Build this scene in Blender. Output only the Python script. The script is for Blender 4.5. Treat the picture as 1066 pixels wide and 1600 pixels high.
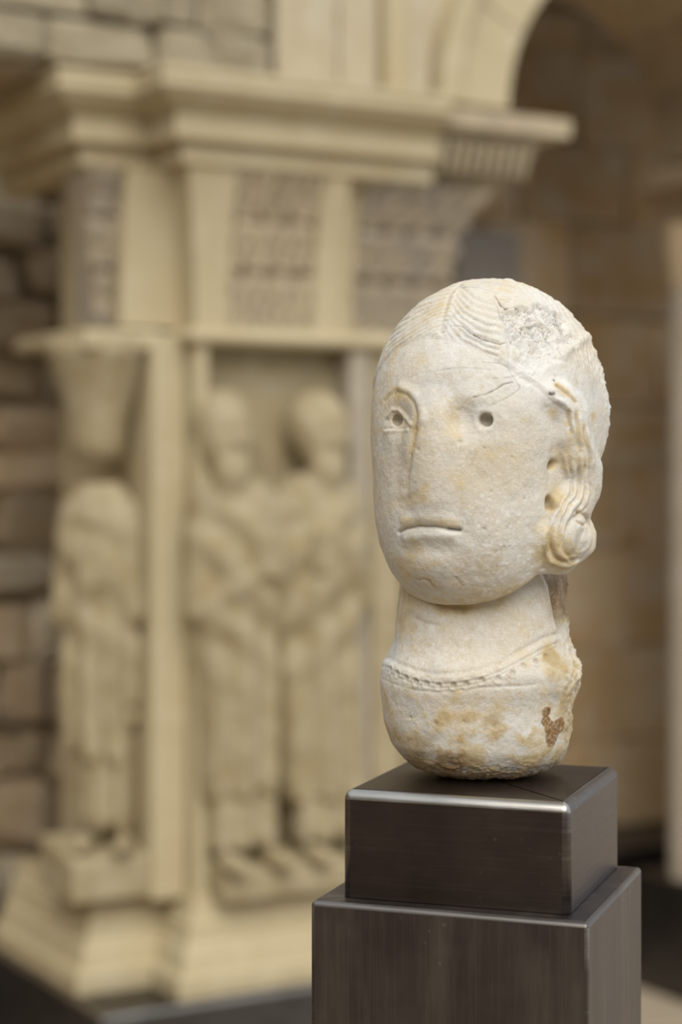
import bpy, bmesh, math, random
import numpy as np
from mathutils import Vector, Matrix

for o in list(bpy.data.objects):
    bpy.data.objects.remove(o)
SC = bpy.context.scene
COL = SC.collection
random.seed(7)
R = math.radians

# ------------------------------------------------------------------ camera
FPX, CX, HY, CAMZ = 3000.0, 533.0, 720.0, 1.55     # focal length in px, principal column, horizon row
cam_d = bpy.data.cameras.new('camera')
cam = bpy.data.objects.new('camera', cam_d); COL.objects.link(cam)
cam.location = (0, 0, CAMZ); cam.rotation_euler = (R(90), 0, 0)
cam_d.sensor_fit = 'VERTICAL'; cam_d.sensor_height = 36.0; cam_d.sensor_width = 24.0
cam_d.lens = FPX / 1600.0 * 36.0
cam_d.shift_y = -(800.0 - HY) / 1600.0
cam_d.clip_start = 0.05; cam_d.clip_end = 100
cam_d.dof.use_dof = True
cam_d.dof.focus_distance = 1.46
cam_d.dof.aperture_fstop = 3.1
SC.camera = cam

# ------------------------------------------------------------------ light
w = bpy.data.worlds.new('sky'); SC.world = w; w.use_nodes = True
bg = w.node_tree.nodes['Background']
bg.inputs[0].default_value = (0.86, 0.92, 1.0, 1)
bg.inputs[1].default_value = 0.88
sd = bpy.data.lights.new('sun', 'SUN'); sd.energy = 2.65; sd.angle = R(50); sd.color = (1.0, 0.945, 0.85)
so = bpy.data.objects.new('sun', sd); COL.objects.link(so)
so.rotation_euler = Vector((-0.08, 0.72, -0.69)).to_track_quat('-Z', 'Y').to_euler()
so.location = (3, -3, 6)
vs = SC.view_settings
vs.view_transform = 'Standard'; vs.look = 'None'; vs.gamma = 1.0; vs.exposure = 0.0
vs.use_curve_mapping = False

# ------------------------------------------------------------------ material helpers
def mat_new(name):
    m = bpy.data.materials.new(name); m.use_nodes = True
    nt = m.node_tree
    return m, nt, nt.nodes['Principled BSDF']

def nn(nt, t, **kw):
    n = nt.nodes.new(t)
    for k, v in kw.items():
        if k.startswith('i_'):
            n.inputs[k[2:].replace('_', ' ')].default_value = v
        else:
            setattr(n, k, v)
    return n

def mixc(nt, fac, a, b):
    n = nt.nodes.new('ShaderNodeMix'); n.data_type = 'RGBA'
    for sock, v in ((n.inputs[0], fac), (n.inputs[6], a), (n.inputs[7], b)):
        if hasattr(v, 'is_linked'):
            nt.links.new(v, sock)
        else:
            sock.default_value = v if not isinstance(v, tuple) else (*v, 1)
    return n.outputs[2]

def ramp(nt, src, p0, p1):
    n = nt.nodes.new('ShaderNodeMapRange'); n.clamp = True
    n.inputs[1].default_value = p0; n.inputs[2].default_value = p1
    nt.links.new(src, n.inputs[0]); return n.outputs[0]

def noise(nt, vec, scale, detail=6, rough=0.6):
    n = nn(nt, 'ShaderNodeTexNoise'); n.inputs['Scale'].default_value = scale
    n.inputs['Detail'].default_value = detail; n.inputs['Roughness'].default_value = rough
    nt.links.new(vec, n.inputs['Vector']); return n.outputs[0]

def stone_mat(name, a, b, c, scale=6.0, bump=0.4, rough=0.85, rnd=0.0, fine=60):
    m, nt, p = mat_new(name)
    tc = nn(nt, 'ShaderNodeTexCoord'); v = tc.outputs['Object']
    if rnd:
        oi = nn(nt, 'ShaderNodeObjectInfo')
        ad = nn(nt, 'ShaderNodeVectorMath', operation='ADD')
        cb = nn(nt, 'ShaderNodeCombineXYZ')
        ml = nn(nt, 'ShaderNodeMath', operation='MULTIPLY'); ml.inputs[1].default_value = 37.0
        nt.links.new(oi.outputs['Random'], ml.inputs[0])
        nt.links.new(ml.outputs[0], cb.inputs[0]); nt.links.new(ml.outputs[0], cb.inputs[1])
        nt.links.new(v, ad.inputs[0]); nt.links.new(cb.outputs[0], ad.inputs[1]); v = ad.outputs[0]
    n1 = noise(nt, v, scale); n2 = noise(nt, v, scale * 3.1, 8, 0.7); n3 = noise(nt, v, fine, 4, 0.7)
    col = mixc(nt, ramp(nt, n1, 0.38, 0.66), a, b)
    col = mixc(nt, ramp(nt, n2, 0.5, 0.75), col, c)
    if rnd:
        k = nn(nt, 'ShaderNodeHueSaturation')
        mr = ramp(nt, oi.outputs['Random'], 0, 1)
        mm = nn(nt, 'ShaderNodeMapRange'); mm.inputs[3].default_value = 1 - rnd; mm.inputs[4].default_value = 1 + rnd
        nt.links.new(mr, mm.inputs[0]); nt.links.new(mm.outputs[0], k.inputs['Value'])
        nt.links.new(col, k.inputs['Color']); col = k.outputs[0]
    nt.links.new(col, p.inputs['Base Color'])
    p.inputs['Roughness'].default_value = rough
    p.inputs['Specular IOR Level'].default_value = 0.25
    if bump:
        bp = nn(nt, 'ShaderNodeBump'); bp.inputs['Strength'].default_value = bump; bp.inputs['Distance'].default_value = 0.01
        s = nn(nt, 'ShaderNodeMath', operation='ADD'); nt.links.new(n2, s.inputs[0]); nt.links.new(n3, s.inputs[1])
        nt.links.new(s.outputs[0], bp.inputs['Height']); nt.links.new(bp.outputs[0], p.inputs['Normal'])
    return m

M = {}
M['cream'] = stone_mat('restored_cream_stone', (0.50, 0.425, 0.27), (0.46, 0.378, 0.232), (0.55, 0.48, 0.33), 3, 0.08)
M['relief'] = stone_mat('carved_limestone', (0.415, 0.348, 0.215), (0.32, 0.25, 0.135), (0.46, 0.405, 0.31), 9, 0.4)
M['oldcarve'] = stone_mat('weathered_carved_stone', (0.52, 0.43, 0.285), (0.42, 0.345, 0.24), (0.58, 0.48, 0.33), 12, 0.8)
M['oldgrey'] = stone_mat('weathered_grey_stone', (0.45, 0.375, 0.27), (0.34, 0.30, 0.25), (0.55, 0.45, 0.31), 12, 0.8)
M['rubble'] = stone_mat('rubble_stone', (0.47, 0.365, 0.24), (0.40, 0.28, 0.155), (0.54, 0.46, 0.36), 2.2, 0.35, rnd=0.3)
M['rubble_pale'] = stone_mat('rubble_stone_pale', (0.50, 0.43, 0.32), (0.39, 0.31, 0.20), (0.56, 0.51, 0.42), 2.5, 0.35, rnd=0.2)
M['mortar'] = stone_mat('old_mortar', (0.42, 0.33, 0.22), (0.34, 0.26, 0.16), (0.46, 0.38, 0.27), 9, 0.4)
M['ashlar'] = stone_mat('pale_ashlar', (0.52, 0.45, 0.32), (0.46, 0.38, 0.25), (0.56, 0.50, 0.38), 4, 0.15, rnd=0.06)
M['brownwall'] = stone_mat('brown_ashlar', (0.48, 0.365, 0.225), (0.38, 0.29, 0.19), (0.54, 0.455, 0.35), 4, 0.4, rnd=0.25)
M['gallery'] = stone_mat('stained_gallery_stone', (0.52, 0.41, 0.27), (0.46, 0.29, 0.12), (0.58, 0.50, 0.40), 1.6, 0.3, rnd=0.2)
M['bluegrey'] = stone_mat('blue_grey_stone', (0.40, 0.37, 0.335), (0.31, 0.285, 0.26), (0.48, 0.45, 0.41), 5, 0.4)
M['floor'] = stone_mat('floor_stone', (0.42, 0.35, 0.26), (0.36, 0.29, 0.21), (0.46, 0.40, 0.31), 3, 0.15, 0.7, rnd=0.08)
M['court'] = stone_mat('added_wall_stone', (0.26, 0.20, 0.13), (0.20, 0.15, 0.09), (0.30, 0.24, 0.16), 2, 0.3)

# ------------------------------------------------------------------ mesh helpers
def tag(o, label=None, cat=None, group=None, kind=None):
    if label: o['label'] = label
    if cat: o['category'] = cat
    if group: o['group'] = group
    if kind: o['kind'] = kind
    return o

def mesh_obj(name, V, F, mat, parent=None, smooth=False, loc=None, rot=None):
    me = bpy.data.meshes.new(name)
    me.from_pydata([tuple(map(float, v)) for v in V], [], [tuple(map(int, f)) for f in F])
    me.update()
    if smooth: me.polygons.foreach_set('use_smooth', [True] * len(me.polygons))
    o = bpy.data.objects.new(name, me); COL.objects.link(o)
    if mat: me.materials.append(mat)
    if parent: o.parent = parent
    if loc: o.location = loc
    if rot is not None: o.rotation_euler = (0, 0, rot)
    return o

def bm_obj(name, bm, mat, parent=None, smooth=False, loc=None, rot=None):
    bmesh.ops.recalc_face_normals(bm, faces=bm.faces)
    me = bpy.data.meshes.new(name); bm.to_mesh(me); bm.free()
    if smooth: me.polygons.foreach_set('use_smooth', [True] * len(me.polygons))
    o = bpy.data.objects.new(name, me); COL.objects.link(o)
    if mat: me.materials.append(mat)
    if parent: o.parent = parent
    if loc: o.location = loc
    if rot is not None: o.rotation_euler = (0, 0, rot)
    return o

def box_bm(x0, x1, y0, y1, z0, z1, bev=0.0, seg=2):
    bm = bmesh.new()
    bmesh.ops.create_cube(bm, size=1)
    for v in bm.verts:
        v.co = Vector(((x0 + x1) / 2 + v.co.x * (x1 - x0), (y0 + y1) / 2 + v.co.y * (y1 - y0), (z0 + z1) / 2 + v.co.z * (z1 - z0)))
    if bev:
        bmesh.ops.bevel(bm, geom=list(bm.edges), offset=bev, segments=seg, profile=0.5, affect='EDGES')
    return bm

def box(name, x0, x1, y0, y1, z0, z1, mat, parent=None, bev=0.0, seg=2, **kw):
    return bm_obj(name, box_bm(x0, x1, y0, y1, z0, z1, bev, seg), mat, parent, **kw)

def sweep(path, prof, closed_ends=True):
    """sweep a moulding profile [(offset outwards, z)] along a plan polyline (left side of travel = inside) with mitres"""
    pts = [Vector(p) for p in path]; n = len(pts); V = []; F = []
    def nrm(a, b):
        d = (b - a).normalized(); return Vector((d.y, -d.x))
    for i in range(n):
        if i == 0: off = nrm(pts[0], pts[1])
        elif i == n - 1: off = nrm(pts[-2], pts[-1])
        else:
            a = nrm(pts[i - 1], pts[i]); b = nrm(pts[i], pts[i + 1]); s = (a + b)
            off = s / (1 + a.dot(b))
        for (d, z) in prof:
            q = pts[i] + off * d; V.append((q.x, q.y, z))
    k = len(prof)
    for i in range(n - 1):
        for j in range(k):
            j2 = (j + 1) % k
            F.append((i * k + j, (i + 1) * k + j, (i + 1) * k + j2, i * k + j2))
    if closed_ends:
        F.append(tuple(range(k - 1, -1, -1))); F.append(tuple((n - 1) * k + j for j in range(k)))
    bm = bmesh.new(); vs_ = [bm.verts.new(v) for v in V]
    for f in F: bm.faces.new([vs_[i] for i in f])
    return bm

# ------------------------------------------------------------------ numpy noise and signed-distance tools
def _hash(i, j, k):
    h = (i.astype(np.int64) * 374761393 + j.astype(np.int64) * 668265263 + k.astype(np.int64) * 2147483647 + 1274126177) & 0xFFFFFFFF
    h = ((h ^ (h >> 13)) * 1274126177) & 0xFFFFFFFF
    h = ((h ^ (h >> 16)) * 2246822519) & 0xFFFFFFFF
    return ((h >> 8) & 0xFFFF).astype(np.float32) / 65535.0

def vnoise(P, freq, seed=0.0):
    Q = P * freq + seed
    I = np.floor(Q); f = (Q - I).astype(np.float32); f = f * f * (3 - 2 * f)
    I = I.astype(np.int64); r = 0
    for dx in (0, 1):
        wx = f[:, 0] if dx else 1 - f[:, 0]
        for dy in (0, 1):
            wy = f[:, 1] if dy else 1 - f[:, 1]
            for dz in (0, 1):
                wz = f[:, 2] if dz else 1 - f[:, 2]
                r = r + _hash(I[:, 0] + dx, I[:, 1] + dy, I[:, 2] + dz) * wx * wy * wz
    return r * 2 - 1

def fbm(P, freq, octv=3, seed=0.0, gain=0.5):
    a, s, t = 1.0, 0, 0
    for i in range(octv):
        s = s + a * vnoise(P, freq * 2.03 ** i, seed + 13.7 * i); t += a; a *= gain
    return s / t

def smin(a, b, k):
    h = np.clip(0.5 + 0.5 * (b - a) / k, 0, 1)
    return b * (1 - h) + a * h - k * h * (1 - h)
def smax(a, b, k): return -smin(-a, -b, k)

def ell(P, c, r):
    q = (P - np.array(c)) / np.array(r)
    k0 = np.sqrt((q * q).sum(1)) + 1e-9
    q2 = q / np.array(r)
    k1 = np.sqrt((q2 * q2).sum(1)) + 1e-9
    return k0 * (k0 - 1) / k1

def supell(P, c, r, e):
    q = np.abs((P - np.array(c)) / np.array(r))
    k0 = ((q[:, 0] ** 2 + q[:, 1] ** 2) ** (e / 2) + q[:, 2] ** e) ** (1 / e) + 1e-9
    return (k0 - 1) * min(r)

def caps(P, a, b, ra, rb=None):
    if rb is None: rb = ra
    a = np.array(a, float); b = np.array(b, float); d = b - a
    t = np.clip(((P - a) @ d) / (d @ d + 1e-12), 0, 1)
    q = P - a - t[:, None] * d
    return np.sqrt((q * q).sum(1)) - (ra + (rb - ra) * t)

def pdist(P, pts, margin=12.0):
    """distance to a polyline (large far away)"""
    pts = np.array(pts, float); out = np.full(len(P), 1e3)
    lo = pts.min(0) - margin; hi = pts.max(0) + margin
    m = np.all((P > lo) & (P < hi), axis=1)
    if m.any():
        Q = P[m]; d = np.full(len(Q), 1e3)
        for a, b in zip(pts[:-1], pts[1:]): d = np.minimum(d, caps(Q, a, b, 0.0))
        out[m] = d
    return out

def rbox(P, c, h, r):
    q = np.abs(P - np.array(c)) - (np.array(h) - r)
    return np.sqrt((np.maximum(q, 0) ** 2).sum(1)) + np.minimum(q.max(1), 0) - r

def surface_nets(f, lo, hi, h):
    lo = np.array(lo, float); n = np.ceil((np.array(hi) - lo) / h).astype(int) + 1
    ax = [lo[i] + np.arange(n[i]) * h for i in range(3)]
    D = np.empty(n, np.float32)
    yy, zz = np.meshgrid(ax[1], ax[2], indexing='ij')
    step = max(1, int(200000 / (n[1] * n[2])))
    for i0 in range(0, n[0], step):
        xs = ax[0][i0:i0 + step]
        P = np.stack([np.repeat(xs, n[1] * n[2]), np.tile(yy.ravel(), len(xs)), np.tile(zz.ravel(), len(xs))], 1)
        D[i0:i0 + step] = f(P).reshape(len(xs), n[1], n[2])
    S = D < 0
    cnt = np.zeros(n - 1, np.int32)
    for dx in (0, 1):
        for dy in (0, 1):
            for dz in (0, 1):
                cnt += S[dx:n[0] - 1 + dx, dy:n[1] - 1 + dy, dz:n[2] - 1 + dz]
    act = (cnt > 0) & (cnt < 8)
    idx = -np.ones(n - 1, np.int64); C = np.argwhere(act); idx[act] = np.arange(len(C))
    acc = np.zeros((len(C), 3)); num = np.zeros(len(C))
    corners = [(a, b, c) for a in (0, 1) for b in (0, 1) for c in (0, 1)]
    for a in corners:
        for k in range(3):
            if a[k]: continue
            b = list(a); b[k] = 1
            da = D[C[:, 0] + a[0], C[:, 1] + a[1], C[:, 2] + a[2]]; db = D[C[:, 0] + b[0], C[:, 1] + b[1], C[:, 2] + b[2]]
            m = (da < 0) != (db < 0)
            t = np.where(m, da / (da - db + 1e-12), 0)
            p = np.tile(np.array(a, float), (len(C), 1)); p[:, k] += t
            acc[m] += p[m]; num[m] += 1
    V = lo + (C + acc / num[:, None]) * h
    F = []
    for k in range(3):
        u, v = (k + 1) % 3, (k + 2) % 3
        sl0 = [slice(None)] * 3; sl1 = [slice(None)] * 3
        sl0[k] = slice(0, n[k] - 1); sl1[k] = slice(1, n[k])
        ch = S[tuple(sl0)] != S[tuple(sl1)]
        E = np.argwhere(ch); ok = (E[:, u] > 0) & (E[:, v] > 0) & (E[:, u] < n[u] - 1) & (E[:, v] < n[v] - 1); E = E[ok]
        q = []
        for (du, dv) in ((-1, -1), (0, -1), (0, 0), (-1, 0)):
            e = E.copy(); e[:, u] += du; e[:, v] += dv; q.append(idx[e[:, 0], e[:, 1], e[:, 2]])
        q = np.stack(q, 1); inside = S[E[:, 0], E[:, 1], E[:, 2]]
        q[~inside] = q[~inside][:, ::-1]; F.append(q)
    return V, np.concatenate(F)

def subdivide(V, F):
    """split every quad in four"""
    n = len(V)
    E = np.concatenate([F[:, [0, 1]], F[:, [1, 2]], F[:, [2, 3]], F[:, [3, 0]]]); E.sort(axis=1)
    key = E[:, 0].astype(np.int64) * n + E[:, 1]
    uq, inv = np.unique(key, return_inverse=True)
    mid = (V[uq // n] + V[uq % n]) / 2; k = len(F); cen = V[F].mean(1)
    e = [n + inv[i * k:(i + 1) * k] for i in range(4)]; c = n + len(uq) + np.arange(k)
    F2 = np.concatenate([np.stack([F[:, i], e[i], c, e[i - 1]], 1) for i in range(4)])
    return np.concatenate([V, mid, cen]), F2

def grad(f, P, eps):
    K = np.array([[1, -1, -1], [-1, -1, 1], [-1, 1, -1], [1, 1, 1]], float)
    g = 0
    for k in K: g = g + k[None] * f(P + k * eps)[:, None]
    return g / (4 * eps)

def project(f, V, eps, it=2, maxstep=None):
    for _ in range(it):
        d = f(V); g = grad(f, V, eps); g2 = (g * g).sum(1) + 1e-6
        s = (d / g2)[:, None] * g
        if maxstep: s = np.clip(s, -maxstep, maxstep)
        V = V - s
    g = grad(f, V, eps); N = g / (np.sqrt((g * g).sum(1))[:, None] + 1e-9)
    return V, N

def np_mesh(name, V, F, mat, parent=None, scale=1.0, attrs=None, smooth=True):
    me = bpy.data.meshes.new(name)
    me.vertices.add(len(V)); me.vertices.foreach_set('co', (V * scale).astype(np.float32).ravel())
    me.loops.add(F.size); me.loops.foreach_set('vertex_index', F.astype(np.int32).ravel())
    me.polygons.add(len(F)); me.polygons.foreach_set('loop_start', np.arange(0, F.size, 4, dtype=np.int32))
    me.polygons.foreach_set('use_smooth', np.full(len(F), smooth))
    me.update(calc_edges=True); me.validate()
    if attrs:
        for k, a in attrs.items():
            at = me.attributes.new(k, 'FLOAT', 'POINT'); at.data.foreach_set('value', np.clip(a, 0, 1).astype(np.float32))
    o = bpy.data.objects.new(name, me); COL.objects.link(o); me.materials.append(mat)
    if parent: o.parent = parent
    return o

def thing(name, label, cat, loc=(0, 0, 0), rz=0.0, group=None):
    o = bpy.data.objects.new(name, None); COL.objects.link(o); o.empty_display_size = 0.1
    o.location = loc; o.rotation_euler = (0, 0, rz)
    return tag(o, label, cat, group)

# ================================================================== STRUCTURE
PA = R(30)                                  # the arcade is turned 30 degrees to the picture
O = (-0.3306, 4.35, 0.0)                    # front corner of the pier shaft on the floor
BF = dict(loc=O, rot=PA)
COUNT = {}

# floor of large flagstones
fl = box('floor', -6, 6, -4.2, 9, -0.12, -0.012, M['mortar']); tag(fl, kind='structure', label='pale stone floor of the court')
bm = box_bm(-0.497, 0.497, -0.347, 0.347, -0.03, 0, 0.004, 1); pm = None
for i in range(12):
    for j in range(17):
        if pm is None:
            o = bm_obj('flagstone', bm, M['floor'], fl); pm = o.data
        else:
            o = bpy.data.objects.new('flagstone', pm); COL.objects.link(o); o.parent = fl
        o.location = (-5.5 + i + (0.5 if j % 2 else 0) * 0.999 - 0.25, -3.5 + j * 0.7, random.uniform(-.001, .001))

# unseen walls added around the camera for dark steel reflections and warm bounce
def added_wall(name, x0, x1, y0, y1, h, label):
    return tag(box(name, x0, x1, y0, y1, 0, h, M['court']), label, kind='structure')
added_wall('added_wall_front', -6, 6, -4.2, -3.9, 3.4, 'unseen brown stone wall added opposite the arcade to darken steel reflections')
added_wall('added_wall_left', -3.3, -3.0, -3.9, 4.6, 3.2, 'unseen brown stone wall added at the side for warm bounce light')

# rough stone shapes shared by the masonry
def stone_mesh(name, seed, rough, mat, cuts=3, bev=0.12):
    rnd = random.Random(seed)
    bm = bmesh.new(); bmesh.ops.create_cube(bm, size=1)
    bmesh.ops.bevel(bm, geom=list(bm.edges), offset=bev, segments=1, profile=0.5, affect='EDGES')
    if rough > 0:
        for v in bm.verts:
            v.co += Vector((rnd.uniform(-1, 1), rnd.uniform(-1, 1), rnd.uniform(-1, 1))) * rough
    bmesh.ops.recalc_face_normals(bm, faces=bm.faces)
    me = bpy.data.meshes.new(name); bm.to_mesh(me); bm.free(); me.materials.append(mat)
    return me

def masonry(parent, name, u0, u1, z0, z1, v, bw, bh, meshes, depth=0.10, jit=0.25, gap=0.012, skip=None, proud=0.02, seed=1):
    rnd = random.Random(seed); z = z0
    while z < z1 - 0.01:
        h = min(bh * rnd.uniform(1 - jit, 1 + jit), z1 - z)
        if z1 - z - h < bh * 0.4: h = z1 - z
        u = u0
        first = True
        while u < u1 - 0.01:
            wd = bw * rnd.uniform(1 - jit * 1.5, 1 + jit * 1.5) * (rnd.uniform(.4, .9) if first else 1); first = False
            wd = min(wd, u1 - u)
            if u1 - u - wd < bw * 0.35: wd = u1 - u
            if not (skip and skip(u + wd / 2, z + h / 2)):
                o = bpy.data.objects.new(name, rnd.choice(meshes)); COL.objects.link(o); o.parent = parent
                o.location = (u + wd / 2, v + depth / 2 - rnd.uniform(0, proud), z + h / 2)
                o.scale = (wd - gap, depth, h - gap)
                if jit > 0.3:
                    o.rotation_euler = (0, rnd.uniform(-.13, .13) if proud > 0.04 else rnd.uniform(-.04, .04), 0); o.location.z += rnd.uniform(-.02, .02) if proud > 0.04 else 0
            u += wd
        z += h

RUB = [stone_mesh('rubble', i, 0.09, M['rubble'], bev=0.2) for i in range(6)]
RUBP = [stone_mesh('rubble_pale', 20 + i, 0.09, M['rubble_pale'], bev=0.2) for i in range(5)]
M['rubble_top'] = stone_mat('lichened_rubble', (0.37, 0.315, 0.215), (0.29, 0.235, 0.15), (0.45, 0.41, 0.33), 3.0, 0.35, rnd=0.15)
RUBT = [stone_mesh('rubble_top', 70 + i, 0.07, M['rubble_top']) for i in range(5)]
ASH = [stone_mesh('ashlar', 40, 0.0, M['ashlar'], bev=0.02)]
BRW = [stone_mesh('brown_block', 50 + i, 0.015, M['gallery'], bev=0.04) for i in range(3)]

# back wall of the gallery (rubble on one side of the pier, brown blocks behind the arch)
wb = tag(box('wall_back', -3.2, 4.2, 1.125, 1.5, 0, 3.3, M['mortar'], **BF), 'back wall of the gallery in rough brown stone', kind='structure')
masonry(wb, 'rubble_stone', -1.5, 0.4, 0.34, 2.6, 1.08, 0.20, 0.15, RUB + RUBP[:3], depth=0.14, jit=0.38, gap=0.004, proud=0.05, seed=3)
masonry(wb, 'wall_block', 0.85, 3.0, 0.34, 3.0, 1.10, 0.36, 0.27, BRW, depth=0.10, jit=0.25, gap=0.004, proud=0.012, seed=5)
box('pale_block', 1.42, 1.66, 1.07, 1.16, 1.95, 2.28, M['bluegrey'], wb, bev=0.01)
box('pale_block', 1.44, 1.68, 1.07, 1.16, 1.62, 1.94, M['bluegrey'], wb, bev=0.01)
tag(box('added_ceiling', -0.15, 4.2, 0.08, 1.5, 3.3, 3.45, M['mortar'], **BF), 'unseen gallery roof slab added to darken the space behind the arch', kind='structure')  # unseen roof, added to keep the gallery behind the arch dark

# masonry of the arcade wall above the cornice
wa = tag(box('wall_right', 2.36, 4.2, 0.12, 0.50, 0, 3.3, M['brownwall'], **BF), 'brown stone wall beside the arch', kind='structure')

# ================================================================== METAL
def metal_mat(name, base, hi, rough, axis, edge=(0.5, 0.48, 0.44), band=0.3):
    m, nt, p = mat_new(name)
    tc = nn(nt, 'ShaderNodeTexCoord'); mp = nn(nt, 'ShaderNodeMapping')
    mp.inputs['Scale'].default_value = {'h': (8, 8, 420), 'v': (420, 420, 8)}[axis]
    nt.links.new(tc.outputs['Object'], mp.inputs[0])
    st = noise(nt, mp.outputs[0], 1.0, 4, 0.65)
    cl = noise(nt, tc.outputs['Object'], 14, 5, 0.6)
    mp2 = nn(nt, 'ShaderNodeMapping'); mp2.inputs['Scale'].default_value = {'h': (3, 3, 30), 'v': (30, 30, 4)}[axis]
    nt.links.new(tc.outputs['Object'], mp2.inputs[0]); cl2 = noise(nt, mp2.outputs[0], 1.0, 5, 0.6)
    vo = nn(nt, 'ShaderNodeTexVoronoi'); vo.inputs['Scale'].default_value = 95; nt.links.new(tc.outputs['Object'], vo.inputs['Vector'])
    gate = ramp(nt, noise(nt, tc.outputs['Object'], 9, 3, 0.5), 0.56, 0.64)
    sp = ramp(nt, vo.outputs['Distance'], 0.16, 0.08)
    spk = nn(nt, 'ShaderNodeMath', operation='MULTIPLY'); nt.links.new(gate, spk.inputs[0]); nt.links.new(sp, spk.inputs[1])
    a = mixc(nt, ramp(nt, cl, 0.35, 0.7), base, tuple(min(1, c * 1.35) for c in base))
    c2 = nn(nt, 'ShaderNodeMath', operation='MULTIPLY'); c2.inputs[1].default_value = band
    nt.links.new(ramp(nt, cl2, 0.5, 0.78), c2.inputs[0]); a = mixc(nt, c2.outputs[0], a, hi)
    sm = nn(nt, 'ShaderNodeMath', operation='MULTIPLY'); sm.inputs[1].default_value = 0.45
    nt.links.new(ramp(nt, st, 0.52, 0.85), sm.inputs[0])
    a = mixc(nt, sm.outputs[0], a, hi)
    sm2 = nn(nt, 'ShaderNodeMath', operation='MULTIPLY'); sm2.inputs[1].default_value = 0.5
    nt.links.new(spk.outputs[0], sm2.inputs[0])
    a = mixc(nt, sm2.outputs[0], a, (0.35, 0.32, 0.29))
    nt.links.new(a, p.inputs['Base Color'])
    p.inputs['Metallic'].default_value = 1.0
    rr = nn(nt, 'ShaderNodeMapRange'); rr.inputs[3].default_value = rough - 0.07; rr.inputs[4].default_value = rough + 0.12
    nt.links.new(cl, rr.inputs[0]); nt.links.new(rr.outputs[0], p.inputs['Roughness'])
    bp = nn(nt, 'ShaderNodeBump'); bp.inputs['Strength'].default_value = 0.12; bp.inputs['Distance'].default_value = 0.002
    nt.links.new(st, bp.inputs['Height']); nt.links.new(bp.outputs[0], p.inputs['Normal'])
    return m
M['metal_top'] = metal_mat('dark_brushed_steel', (0.088, 0.070, 0.062), (0.17, 0.145, 0.125), 0.36, 'h')
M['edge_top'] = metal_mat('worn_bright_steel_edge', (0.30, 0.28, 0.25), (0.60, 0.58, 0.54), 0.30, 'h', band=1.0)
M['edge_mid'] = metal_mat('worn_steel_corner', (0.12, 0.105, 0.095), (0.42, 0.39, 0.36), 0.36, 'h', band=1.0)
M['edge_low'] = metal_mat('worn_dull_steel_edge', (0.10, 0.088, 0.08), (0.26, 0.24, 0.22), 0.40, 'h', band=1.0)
M['metal_low'] = metal_mat('dark_blackened_steel', (0.115, 0.097, 0.088), (0.27, 0.24, 0.21), 0.42, 'v', band=0.8)
M['metal_bg'] = metal_mat('dark_plinth_steel', (0.10, 0.092, 0.088), (0.15, 0.14, 0.13), 0.42, 'h')

def metal_box(name, cx, cy, w_, d_, z0, z1, rz, mat, edge, bev, label, seg=5, bev_bottom=0.002):
    root = None
    bm = box_bm(-w_ / 2, w_ / 2, -d_ / 2, d_ / 2, 0, z1 - z0)
    ver = [e for e in bm.edges if abs(e.verts[0].co.z - e.verts[1].co.z) > 1e-4]
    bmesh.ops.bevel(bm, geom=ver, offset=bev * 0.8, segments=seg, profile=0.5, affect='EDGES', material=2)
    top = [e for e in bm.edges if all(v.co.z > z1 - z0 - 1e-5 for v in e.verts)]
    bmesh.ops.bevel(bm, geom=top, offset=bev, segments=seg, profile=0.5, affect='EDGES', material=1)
    bmesh.ops.recalc_face_normals(bm, faces=bm.faces)
    bmesh.ops.triangulate(bm, faces=[f for f in bm.faces if len(f.verts) > 4], quad_method='BEAUTY', ngon_method='BEAUTY')
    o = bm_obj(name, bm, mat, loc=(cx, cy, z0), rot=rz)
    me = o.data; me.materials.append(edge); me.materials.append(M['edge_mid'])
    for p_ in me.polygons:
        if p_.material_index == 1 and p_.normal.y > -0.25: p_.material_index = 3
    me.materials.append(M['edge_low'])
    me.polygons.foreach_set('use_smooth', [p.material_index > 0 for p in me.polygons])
    return tag(o, label, 'pedestal')

RZB = R(-19.5)
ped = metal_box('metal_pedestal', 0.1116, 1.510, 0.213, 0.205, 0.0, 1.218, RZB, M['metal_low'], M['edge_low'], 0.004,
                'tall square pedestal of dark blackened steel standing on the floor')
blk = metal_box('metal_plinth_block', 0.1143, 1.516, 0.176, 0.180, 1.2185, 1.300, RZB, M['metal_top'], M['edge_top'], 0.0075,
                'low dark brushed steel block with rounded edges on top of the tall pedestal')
bm = box_bm(-0.27, 0.93, -0.10, 0.62, 0, 0.352)
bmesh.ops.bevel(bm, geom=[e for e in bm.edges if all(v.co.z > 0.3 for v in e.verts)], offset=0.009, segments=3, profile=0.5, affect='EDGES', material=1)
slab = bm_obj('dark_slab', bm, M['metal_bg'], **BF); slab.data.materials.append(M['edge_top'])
tag(slab, 'wide dark metal slab carrying the carved stone pier', 'plinth')
bench = box('dark_bench', -1.9, 3.0, 0.80, 1.015, 0, 0.34, M['metal_bg'], bev=0.008, seg=2, **BF)
tag(bench, 'long low dark bench along the gallery back wall', 'bench')

# ================================================================== CARVED PIER
pier = thing('carved_pier', 'cream and weathered stone pier carved with robed figures under a moulded cornice', 'pier', (O[0], O[1], 0.352), PA)
Z0 = 0.352
def zz(z): return z - Z0
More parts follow.
